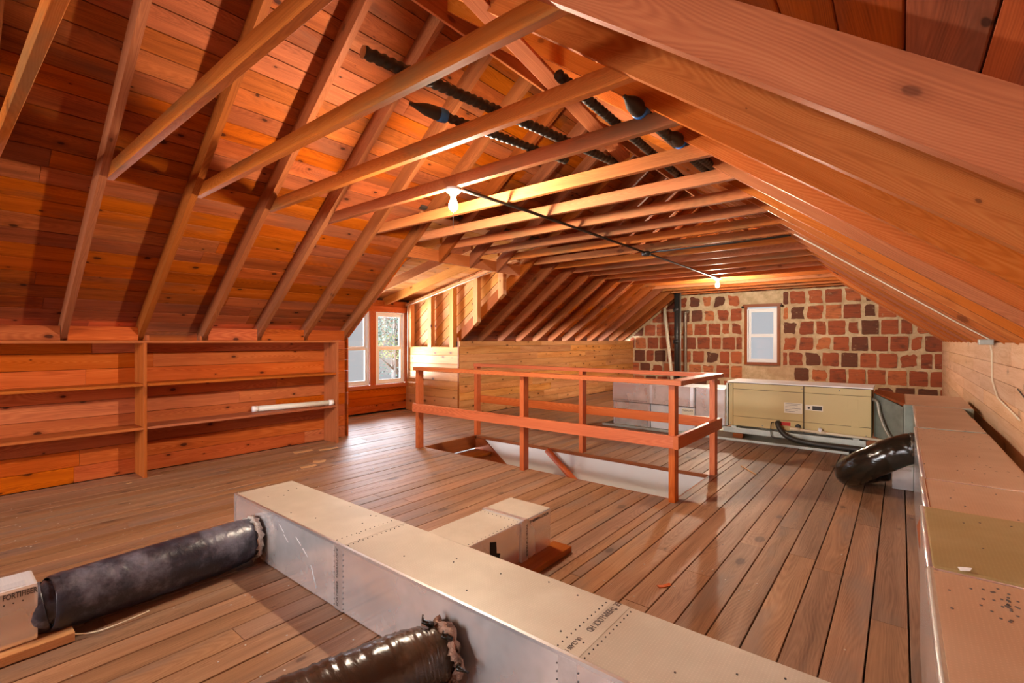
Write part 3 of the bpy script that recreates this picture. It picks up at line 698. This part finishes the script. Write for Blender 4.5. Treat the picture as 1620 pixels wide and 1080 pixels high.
box('edge_tape', (-3.19, ay0 - .0008, az - .012), (.04, ay0 + .012, az + .0008), 'foilseam', DA)
box('end_tape', (-3.1915, ay0 - .001, .004), (-3.165, ay0 + .03, az - .008), 'foilseam', DA)
text('FORTIFIBER. THERM-LOCK', .024, (-2.022, ay0 - .0025, .02), (0, 0, 1), (-1, 0, 0), 'greyink', DA, .27)
text('ER. THERM-LOCK HD', .034, (-.797, ay1 - .005, az + .0022), (0, -1, 0), (1, 0, 0), 'greyink', DA, .215)
text('UL CLASS 1', .022, (-.795, ay0 + .095, az + .0022), (0, -1, 0), (1, 0, 0), 'greyink', DA, .08)
for q in range(5):
    a = [(-2.35, .20), (-2.27, .14), (-2.42, .24), (-2.55, .22), (-2.6, .26)][q]
    tube('scratch', [(a[0], ay0 - .0012, a[1]), (a[0] + .05, ay0 - .0012, a[1] - (.1 if q == 1 else .03))], .0012, 'white', DA, 5)

R4 = random.Random(5)
dots('speck', [(R4.uniform(-3.0, -.2), R4.uniform(ay0 + .04, ay1 - .03), az + .0008) for _ in range(26)], (0, 0, 1), .0035, 'ink', DA)
# flexible ducts on the near side of it
def flex(label, pts, r, mat, amp, sub, seg=28, wr=.045, collar=None, seed=0):
    t = thing('flexible_duct', label, 'duct', (sum(p[0] for p in pts) / len(pts), sum(p[1] for p in pts) / len(pts), 0))
    def rf(i, k, s, a):
        return amp * (mnoise.noise(V(((s + .05 * math.sin(a)) / wr, math.cos(a) * 1.2 + seed, math.sin(a) * 1.2))) + .5 * mnoise.noise(V((s / wr * 2.3, math.cos(a) * 2 + seed, math.sin(a) * 2))))
    tube('sleeve', pts, r, mat, t, seg, True, rf, sub)
    return t
def ruff(name, at, axis, r, w, mat, parent, seed, rough=.025):
    """a ragged ring of torn insulation"""
    vs, fs = [], []; sg, sr = 40, 10; q = V(axis).to_track_quat('Z', 'Y').to_matrix()
    for i in range(sg):
        a = 2 * math.pi * i / sg
        for j in range(sr):
            b = 2 * math.pi * j / sr; nz = mnoise.noise(V((math.cos(a) * 4 + seed, math.sin(a) * 4, j * .9))) + .6 * mnoise.noise(V((i * 1.7, j * 2.1, seed)))
            w2_ = w + rough * nz; vs.append(V(at) + q @ V(((r + w2_ * math.cos(b)) * math.cos(a), (r + w2_ * math.cos(b)) * math.sin(a), w2_ * 1.1 * math.sin(b))))
    for i in range(sg):
        for j in range(sr): fs.append((i * sr + j, ((i + 1) % sg) * sr + j, ((i + 1) % sg) * sr + (j + 1) % sr, i * sr + (j + 1) % sr))
    ce = V(at); return mo(name, [v - ce for v in vs], fs, mat, parent, Matrix.Translation(ce), True)
f1 = flex('dusty black flexible duct from the small left box to the long duct', [(-2.80, .338, .135), (-2.805, .372, .132), (-2.83, .70, .128), (-2.845, 1.0, .128), (-2.86, 1.14, .130), (-2.86, 1.19, .130)], [.092, .118, .122, .122, .116, .104], 'flex_dust_sheen', .0032, 26, seed=1, wr=.024)
ruff('torn_insulation', (-2.86, 1.19, .135), (0, 1, 0), .104, .014, 'fluffw', f1, 3, .022)
lathe('crumpled_end', [(.110, 0), (.098, .010), (.104, .020), (.090, .032), (.096, .044), (.082, .058), (.086, .070)], 'flex_dust_sheen', f1, (-2.80, .378, .14), (0, -1, 0), 18)
f2 = flex('brown-black flexible duct with torn pink insulation at the bottom edge', [(-1.50, .20, .122), (-1.44, .50, .124), (-1.37, .80, .128), (-1.315, 1.04, .130), (-1.285, 1.15, .132), (-1.275, 1.20, .132)], [.122, .122, .122, .117, .098, .075], 'flexbrown', .0045, 40, seed=5, wr=.016)
ruff('torn_insulation', (-1.275, 1.175, .137), (0.1, 1, 0), .094, .016, 'fluff', f2, 9, .034)
for q in range(7):
    a = q * .9; p = V((-1.275 + .10 * math.cos(a), 1.16 + .02 * math.sin(q * 3), .137 + .10 * math.sin(a)))
    tube('torn_film', [p, p + V((.03 * math.cos(q * 2), -.03, .02)), p + V((.05 * math.cos(q * 2), -.02 * math.sin(q), .035 * math.sin(a)))], [.012, .008, .003], 'flexblack', f2, 6)

# small box at the left edge and its plank
bC = thing('duct_box', 'small foil duct box with black lettering at the left edge', 'box', (-2.80, .1, .04))
box('box', (-2.895, -.45, .042), (-2.714, .305, .272), 'foil', bC, .012, 'daylit_dust')
box('flap', (-2.78, -.02, .271), (-2.725, .27, .274), 'daylit_dust', bC, .001)
text('FORTIFIBER', .030, (-2.7128, .204, .236), (0, 1, 0), (0, 0, 1), 'ink', bC, .098, bold=.0006)
dots('staple', [(-2.7137, .208 + .026 * i, .217) for i in range(3)], (1, 0, 0), .003, 'ink', bC)
pb = tag(board('loose_plank', (-2.765, -.45, .021), (-2.765, .408, .021), (1, 0, 0), .20, .038, 'fresh'), 'short raw plank under the lettered box at the left edge', 'plank')

# short branch box behind the long duct
bB = thing('duct_box', 'short foil branch box with a torn dark hole behind the long duct', 'box', (-1.76, 1.97, .035))
box('box', (-1.91, 1.588, .036), (-1.617, 2.10, .258), 'foil', bB, .006, 'dust')
box('box_end', (-1.913, 2.102, .037), (-1.608, 2.35, .264), 'foil', bB, .008, 'dust')
box('seam_tape', (-1.912, 2.085, .255), (-1.606, 2.115, .2655), 'foilseam', bB)
box('seam_tape', (-1.62, 2.07, .037), (-1.6065, 2.125, .262), 'foilseam', bB)
mo('torn_hole', [(-1.6155, 1.82, .228), (-1.6155, 1.868, .215), (-1.6155, 1.871, .156), (-1.6155, 1.899, .145), (-1.6155, 1.893, .12), (-1.6155, 1.906, .10), (-1.6155, 1.86, .06), (-1.6155, 1.82, .06)], [tuple(range(8))], 'hole', bB)
text('FORTIFIBER', .020, (-1.6055, 2.108, .235), (0, 0, -1), (0, 1, 0), 'greyink', bB, .18)
text('THERM-LOCK', .022, (-1.6065, 2.14, .230), (0, 1, 0), (0, 0, 1), 'greyink', bB, .19)
dots('staple', [(-1.90 + .03 * i, 2.06, .259) for i in range(10)] + [(-1.63, 1.65 + .03 * i, .259) for i in range(13)], (0, 0, 1), .0025, 'ink', bB)
tag(board('loose_plank', (-1.575, 2.035, .019), (-1.575, 2.425, .019), (1, 0, 0), .13, .034, 'stair'), 'short reddish plank wedged under the end of the branch box', 'plank')

# ------------------------------------------------------------------ long duct along the right wall
DB = thing('air_duct', 'long tan-topped duct running along the pale right wall', 'duct', (.27, 3.0, 0))
dz = .592
for y0_, y1_, top, xa, xb, dzz in ((-1.2, 1.85, 'dustwarm', .058, .50, 0), (1.852, 2.52, 'dustolive', .060, .50, .002), (2.522, 3.05, 'dustwarm', .072, .49, -.004), (3.052, 4.77, 'dustwarm', .078, .485, -.002), (4.772, 5.6, 'dustwarm', .088, .478, .004), (5.602, 6.35, 'dustwarm', .095, .475, .0), (6.352, 7.62, 'dustwarm', .02, .545, .004)):
    side = 'foil' if y1_ < 5 else 'galvgreen'
    duct_part('duct_section', (xa, y0_, .003), (xb, y1_, dz + dzz), DB, top, .016, side)
for y0_, y1_, xa in ((-1.2, 1.85, .058), (1.852, 2.52, .060), (2.522, 3.05, .072), (3.052, 4.77, .078), (4.772, 6.35, .09)):
    tube('edge_bead', [(xa + .008, y0_, dz - .008), (xa + .008, y1_, dz - .008)], .0105, 'foilseam', DB, 8)
mo('torn_flap', [(.060, 2.50, .55), (.050, 2.54, .50), (.056, 2.52, .43), (.064, 2.49, .40), (.068, 2.52, .55)], [(0, 1, 2), (0, 2, 3), (0, 3, 4)], 'stair', DB)
R2 = random.Random(3)
dots('speck', [(.215 + R2.gauss(0, .032), 1.715 + R2.gauss(0, .05), dz + .0005) for _ in range(44)] + [(R2.uniform(.09, .45), R2.uniform(1.4, 4.6), dz + .0022) for _ in range(30)], (0, 0, 1), .0032, 'greyink', DB)
ppr = tag(mo('paper_scrap', [(0, 0, 0), (.02, .004, .004), (.026, .018, .009), (.012, .024, .006), (-.006, .014, .005)], [(0, 1, 2, 3, 4)], 'whitebit', None, Matrix.Translation((.132, 1.862, .596))), 'tiny white paper scrap lying on the right-hand duct', 'scrap')
f3 = flex('glossy black flexible duct elbow beside the right-hand duct', [(.086, 4.78, .435), (.05, 4.78, .425), (-.09, 4.77, .345), (-.23, 4.80, .245), (-.325, 4.92, .150), (-.31, 5.10, .122), (-.20, 5.25, .122), (-.09, 5.29, .12)], [.10, .112, .118, .118, .118, .116, .112, .09], 'flexblack', .0045, 14, seed=12, wr=.06)
ruff('torn_insulation', (.066, 4.78, .435), (1, 0, 0), .10, .012, 'flexbrown', f3, 21, .015)
bD = thing('duct_box', 'little foil floor box where the glossy black elbow ends', 'box', (.0, 5.3, 0))
box('box', (-.058, 5.172, .002), (.083, 5.45, .205), 'foil', bD, .006)
text('THERM-LOCK', .022, (-.045, 5.1695, .165), (1, 0, 0), (0, 0, 1), 'greyink', bD, .115)

# ------------------------------------------------------------------ cabinet unit, plenum and what is round them
uy, ux0, ux1, uz0, uz1 = 6.62, -1.742, -.250, .158, .712
AC = thing('air_handler', 'khaki horizontal air handler cabinet with a white lid', 'air handler', (-1.0, 6.87, uz0))
box('body', (ux0, uy + .006, uz0), (ux1, uy + .50, uz1), 'khaki', AC, .004)
sx = -.897
def panel(nm, x0, x1, z0, z1): return box(nm, (x0, uy - .003, z0), (x1, uy + .008, z1), 'khaki', AC, .0025)
panel('door', ux0 + .06, sx - .006, uz0 + .125, uz1 - .085); panel('door', sx + .006, ux1 - .006, uz0 + .125, uz1 - .085)
panel('panel', ux0 + .004, ux0 + .055, uz0 + .004, uz1 - .01)
panel('panel', ux0 + .06, sx - .006, uz1 - .081, uz1 - .008); panel('panel', sx + .006, ux1 - .006, uz1 - .081, uz1 - .008)
panel('panel', ux0 + .06, sx - .006, uz0 + .004, uz0 + .121); panel('panel', sx + .006, ux1 - .006, uz0 + .004, uz0 + .121)
box('gap', (sx - .005, uy - .001, uz0 + .05), (sx + .005, uy + .006, uz1 - .09), 'khaki_line', AC)
box('front_frame', (ux0 + .002, uy + .003, uz0 + .002), (ux1 - .002, uy + .0075, uz1 - .002), 'khaki_line', AC)
box('lid', (ux0 - .01, uy - .02, uz1), (ux1 + .015, uy + .52, uz1 + .016), 'white', AC, .003)
for px_, pz_, pw_, ph_ in ((-.42, .53, .10, .11), (-.40, .31, .075, .075)):
    box('knockout', (px_ - pw_ / 2, uy - .0045, pz_ - ph_ / 2), (px_ + pw_ / 2, uy, pz_ + ph_ / 2), 'khaki', AC, .002)
for px_, pz_ in ((ux0 + .03, uz1 - .035), (sx - .02, uz1 - .04), (sx + .35, uz1 - .035), (ux0 + .03, uz0 + .03), (ux1 - .05, uz0 + .03), (ux0 + .4, uz0 + .03)):
    lathe('screw', [(.001, 0), (.007, 0), (.005, .004), (.001, .005)], 'galv', AC, (px_, uy - .003, pz_), (0, -1, 0), 8)
lb = box('sticker', (-1.105, uy - .0045, .375), (-.912, uy - .002, .50), 'sticker', AC)
for q in range(6): box('print_line', (-1.09, uy - .0052, .485 - q * .018), (-.93 - .03 * (q % 3), uy - .0043, .489 - q * .018), 'greyink', lb)
lb = box('sticker', (-.880, uy - .0045, .425), (-.705, uy - .002, .49), 'sticker', AC)
box('logo_block', (-.81, uy - .0055, .433), (-.715, uy - .004, .48), 'ink', lb); lathe('logo_drop', [(.001, 0), (.013, 0), (.013, .001), (.001, .001)], 'ink', lb, (-.845, uy - .0045, .455), (0, -1, 0), 12)
box('red_label', (-1.14, uy - .0045, .218), (-1.035, uy - .002, .262), 'red', AC)
lathe('port', [(.001, 0), (.028, 0), (.028, .02), (.018, .022), (.001, .022)], 'black_pipe', AC, (-.955, uy - .003, .225), (0, -1, 0), 16)
rr = thing('support_rail', 'grey metal rail under the khaki cabinet', 'rail', (-1.0, 6.64, .05))
box('rail', (-1.80, 6.60, .068), (-.30, 6.66, .135), 'galv', rr, .003); box('rail', (-1.80, 7.02, .068), (-.30, 7.08, .135), 'galv', rr, .003)
box('crossbar', (-1.70, 6.60, .136), (-1.64, 7.10, .157), 'galv', rr); box('crossbar', (-.42, 6.60, .136), (-.36, 7.10, .157), 'galv', rr)
for i, (xx, l_) in enumerate(((-1.62, 'wood block under the left end of the support rail'), (-.50, 'wood block under the right end of the support rail'))):
    for yy in (6.58, 7.0):
        o = box('wood_block', (xx - .06, yy, .010), (xx + .06, yy + .09, .067), 'stair', None, .003); tag(o, l_ + (', front' if yy < 6.8 else ', back'), 'block')
dp = thing('drain_pan', 'shallow metal drain pan on the floor under the cabinet', 'pan', (-1.9, 6.8, 0))
box('base', (-3.45, 6.40, .002), (-.44, 7.25, .008), 'galv', dp)
for lo, hi in (((-3.45, 6.395, .002), (-.44, 6.407, .030)), ((-3.45, 7.243, .002), (-.44, 7.255, .030)), ((-.452, 6.40, .002), (-.44, 7.25, .030)), ((-3.45, 6.40, .002), (-3.438, 7.25, .030))): box('rim', lo, hi, 'galv', dp, .001)
pv = thing('drain_pipe', 'cream plastic drain pipe along the front of the cabinet', 'pipe', (-.6, 6.56, .17))
tube('pipe', [(-.99, 6.565, .195), (.0, 6.565, .162)], .016, 'pvc', pv, 12); tube('elbow', [(-1.03, 6.565, .196), (-.93, 6.565, .193)], .023, 'pvc', pv, 12); tube('tee', [(-.76, 6.565, .187), (-.67, 6.565, .184)], .022, 'pvc', pv, 12); tube('vent_stub', [(-.725, 6.565, .186), (-.725, 6.565, .235)], .020, 'white', pv, 12)
hs = thing('black_hose', 'thick black insulated hose looping below the cabinet', 'hose', (-.8, 6.54, .05))
tube('hose', [(-1.16, uy + .0, .245), (-1.165, 6.575, .245), (-1.14, 6.55, .19), (-1.06, 6.52, .11), (-.90, 6.50, .068), (-.6, 6.49, .055), (-.1, 6.50, .05)], .030, 'black', hs, 14, sub=6)
tube('wire', [(-1.215, uy - .002, .245), (-1.235, 6.57, .235), (-1.235, 6.56, .10), (-1.20, 6.54, .07), (-1.12, 6.53, .07)], .006, 'black', hs, 8, sub=6)
fc = tube('grey_cable', [(-.245, 6.66, .60), (-.20, 6.62, .57), (-.18, 6.58, .45), (-.12, 6.50, .28), (-.04, 6.42, .17), (.06, 6.36, .12)], .016, 'galv', None, 10, sub=6); tag(fc, 'grey flexible cable hanging from the right end of the cabinet', 'cable')
mtn = thing('metal_transition', 'weathered sheet metal collar joining the cabinet to the right duct', 'duct', (-.1, 6.9, .2))
vs = [(-.234, 6.72, .18), (-.234, 7.12, .18), (-.234, 7.12, .66), (-.234, 6.72, .66), (.018, 6.42, .14), (.018, 7.50, .14), (.018, 7.50, .56), (.018, 6.42, .56)]
mo('collar', vs, [(0, 1, 2, 3), (4, 7, 6, 5), (0, 4, 5, 1), (0, 3, 7, 4), (1, 5, 6, 2)], 'galvgreen', mtn); mo('top_sheet', [(-.234, 6.70, .667), (.03, 6.40, .567), (.03, 7.52, .567), (-.234, 7.14, .667), (-.234, 6.70, .675), (.03, 6.40, .60), (.03, 7.52, .60), (-.234, 7.14, .675)], [(0, 1, 2, 3), (7, 6, 5, 4), (0, 4, 5, 1), (1, 5, 6, 2), (2, 6, 7, 3), (3, 7, 4, 0)], 'stair', mtn)
tag(board('white_board', (-.20, 6.44, .085), (.015, 6.34, .135), (0, 1, .1), .14, .012, 'white'), 'small white slanted board beside the black elbow', 'board')
PL = thing('plenum', 'boxy foil plenum joined to the left end of the cabinet', 'plenum', (-2.6, 6.8, 0))
box('upper_box', (-3.36, 6.55, .352), (-2.152, 7.10, .622), 'foil', PL, .006, 'daylit_dust'); box('end_box', (-2.15, 6.57, .138), (-1.765, 7.12, .628), 'foil', PL, .014, 'daylit_dust')
box('left_leg', (-3.345, 6.555, .010), (-2.78, 7.0, .348), 'foil', PL, .006)
box('lower_panel', (-2.775, 6.575, .010), (-2.155, 6.95, .346), 'daylit_dust', PL, .004)  # foil panel, its reflected daylight put into a pale colour
box('flange', (-1.764, 6.60, .15), (-1.744, 7.10, .70), 'galv', PL, .003)
for xx in (-2.76, -2.19): box('seam_tape', (xx - .02, 6.548, .354), (xx + .02, 6.553, .62), 'foilseam', PL)
for xx in (-3.335, -2.79): box('seam_tape', (xx - .012, 6.552, .012), (xx + .012, 6.557, .346), 'foilseam', PL)
box('joint', (-3.36, 6.552, .345), (-2.155, 6.56, .354), 'ink', PL)
text('FORTIFIBER. THERM-LOCK', .024, (-3.33, 6.5485, .368), (1, 0, 0), (0, 0, 1), 'ink', PL, .52)
text('THERM-LOCK', .020, (-2.71, 6.5485, .60), (0, 0, -1), (1, 0, 0), 'ink', PL, .17)
lb = box('label', (-2.33, 6.571, .21), (-2.165, 6.576, .325), 'sticker', PL); text('THERM-LOCK', .035, (-2.32, 6.5695, .285), (1, 0, 0), (0, 0, 1), 'ink', lb, .14)

# pipes by the clay block wall
def vpipe(name, label, pts, r, mat, rings=(), elbow=False):
    t = thing(name, label, 'pipe', pts[0]); tube('pipe', pts, r, mat, t, 16, sub=4 if len(pts) > 2 else 0)
    a, b = V(pts[0]), V(pts[-1])
    for q in rings:
        p = a.lerp(b, q); tube('coupling', [p - V((0, 0, .05)), p - V((0, 0, .045)), p + V((0, 0, .045)), p + V((0, 0, .05))], [r, r * 1.35, r * 1.35, r], mat, t, 16)
    return t
vpipe('soil_pipe', 'thick black drain pipe rising in front of the clay block wall', [(-4.24, 11.62, 0), (-4.24, 11.62, 2.5)], .065, 'black_pipe', (.49, .80))
vpipe('thin_pipe', 'thin grey conduit fixed beside the thick black drain pipe', [(-4.145, 11.60, 0), (-4.145, 11.60, 2.5)], .016, 'galv')
vpipe('vent_pipe', 'brownish metal pipe with a bent top right of the black pipe', [(-4.20, 12.10, 0), (-4.20, 12.10, 1.0), (-4.20, 12.10, 1.84), (-4.195, 12.10, 1.93), (-4.17, 12.14, 1.975), (-4.165, 12.19, 1.985)], .038, 'grey_pipe')
vpipe('white_pipe', 'pale leaning pipe left of the black drain pipe', [(-4.30, 11.55, 0), (-4.72, 12.05, 2.08)], .042, 'pvc')

# ------------------------------------------------------------------ litter on the floor
def scrap(name, label, at, rz, w, h, mat, cat, th=.002, curl=.006):
    vs, fs = [], []
    for i in range(5):
        for j in range(2): vs.append(((i / 4 - .5) * w, (j - .5) * h, th + curl * abs(i / 4 - .5) * 2 * (1 if i > 2 else .3)))
    k = len(vs); vs += [(a, b, c - th) for a, b, c in vs]
    for i in range(4):
        q = 2 * i; fs += [(q, q + 2, q + 3, q + 1), (k + q, k + q + 1, k + q + 3, k + q + 2), (q, k + q, k + q + 2, q + 2), (q + 1, q + 3, k + q + 3, k + q + 1)]
    fs += [(0, 1, k + 1, k), (8, k + 8, k + 9, 9)]
    o = mo(name, vs, fs, mat, None, Matrix.Translation(at) @ Matrix.Rotation(rz, 4, 'Z')); return tag(o, label, cat)
scrap('cardboard_scrap', 'flat tan cardboard strip by the shelf end, left of a similar strip', (-5.22, 2.72, .001), 1.35, .20, .07, 'paper', 'scrap')
scrap('cardboard_scrap', 'flat tan cardboard strip by the shelf end, right of a similar strip', (-5.12, 2.97, .001), 1.30, .21, .07, 'paper', 'scrap')
scrap('cardboard_scrap', 'square tan cardboard piece on the floor before the shelves', (-4.66, 2.60, .001), .95, .12, .10, 'paper', 'scrap')
scrap('cardboard_scrap', 'tan cardboard piece with grey print beside the square one', (-4.56, 2.43, .001), 1.35, .15, .07, 'paper', 'scrap')
scrap('wood_chip', 'small tan chip on the floor in front of the shelf divider', (-5.25, 1.16, .001), 1.2, .04, .02, 'paper', 'chip')
stk = board('wood_stick', (-1.229, 5.134, .005), (-1.049, 4.905, .005), (1, 0, 0), .014, .008, 'fresh'); tag(stk, 'thin pale stick on the floor beyond the railing', 'stick')
scrap('wood_chip', 'reddish wood chip on the floor boards by the near right duct', (-.934, 2.383, .001), .9, .07, .022, 'rail', 'chip', .004)
R3 = random.Random(11); cr_ = []
for _ in range(260):
    cr_.append((R3.uniform(-5.2, -.1), R3.choice([R3.uniform(-.1, 1.2), R3.uniform(1.6, 3.4)]), .0008))
o = dots('crumb', cr_, (0, 0, 1), .004, 'fluffw', None); o.name = 'dust_crumbs'; tag(o, 'scattered pale crumbs and dust on the floor boards', 'debris', kind='stuff')
w3 = tube('loose_wire', [(-2.72, .36, .03), (-2.66, .46, .015), (-2.62, .55, .03), (-2.66, .66, .02)], .003, 'pvc', None, 6, sub=6); tag(w3, 'short pale wire curling on the floor under the dusty flexible duct', 'wire')

# ------------------------------------------------------------------ outside the dormer: a tree and a grey house
tree = thing('tree', 'leafy tree outside the right dormer window', 'tree', (-11.8, 9.0, -4))
tube('trunk', [(-11.9, 9.1, -4), (-11.9, 9.05, -1.0), (-11.8, 9.0, 1.2), (-11.75, 8.95, 2.2)], [.16, .13, .07, .03], 'bark', tree, 10, sub=4)
for q in range(9):
    a = q * 2.4; z0 = -.2 + q * .28; tube('branch', [(-11.82, 9.0, z0), (-11.82 + .5 * math.cos(a), 9.0 + .5 * math.sin(a), z0 + .35), (-11.82 + .8 * math.cos(a), 9 + .8 * math.sin(a), z0 + .5)], [.03, .02, .006], 'bark', tree, 6)
def leaves(nm, mat, n, zlo, zhi, rad, seed):
    q = random.Random(seed); vs, fs = [], []
    for _ in range(n):
        a, r, z = q.uniform(0, 6.28), rad * math.sqrt(q.random()), q.uniform(zlo, zhi); c = V((-11.8 + r * math.cos(a), 9.0 + r * math.sin(a), z))
        d = V((q.uniform(-1, 1), q.uniform(-1, 1), q.uniform(-1, 1))).normalized(); e = d.orthogonal().normalized(); L = q.uniform(.05, .09); k = len(vs)
        vs += [c, c + d * L * .5 + e * L * .32, c + d * L, c + d * L * .5 - e * L * .32]; fs.append((k, k + 1, k + 2, k + 3))
    o = mo(nm, vs, fs, mat, tree); o['kind'] = 'stuff'
leaves('leaves', 'leaf', 2200, 1.25, 2.9, .75, 1); leaves('leaves', 'leaf2', 500, .75, 1.4, .75, 2); leaves('leaves', 'leaf', 260, -.4, .9, .8, 3)

for o in bpy.data.objects:
    if '_loc' in o: del o['_loc']
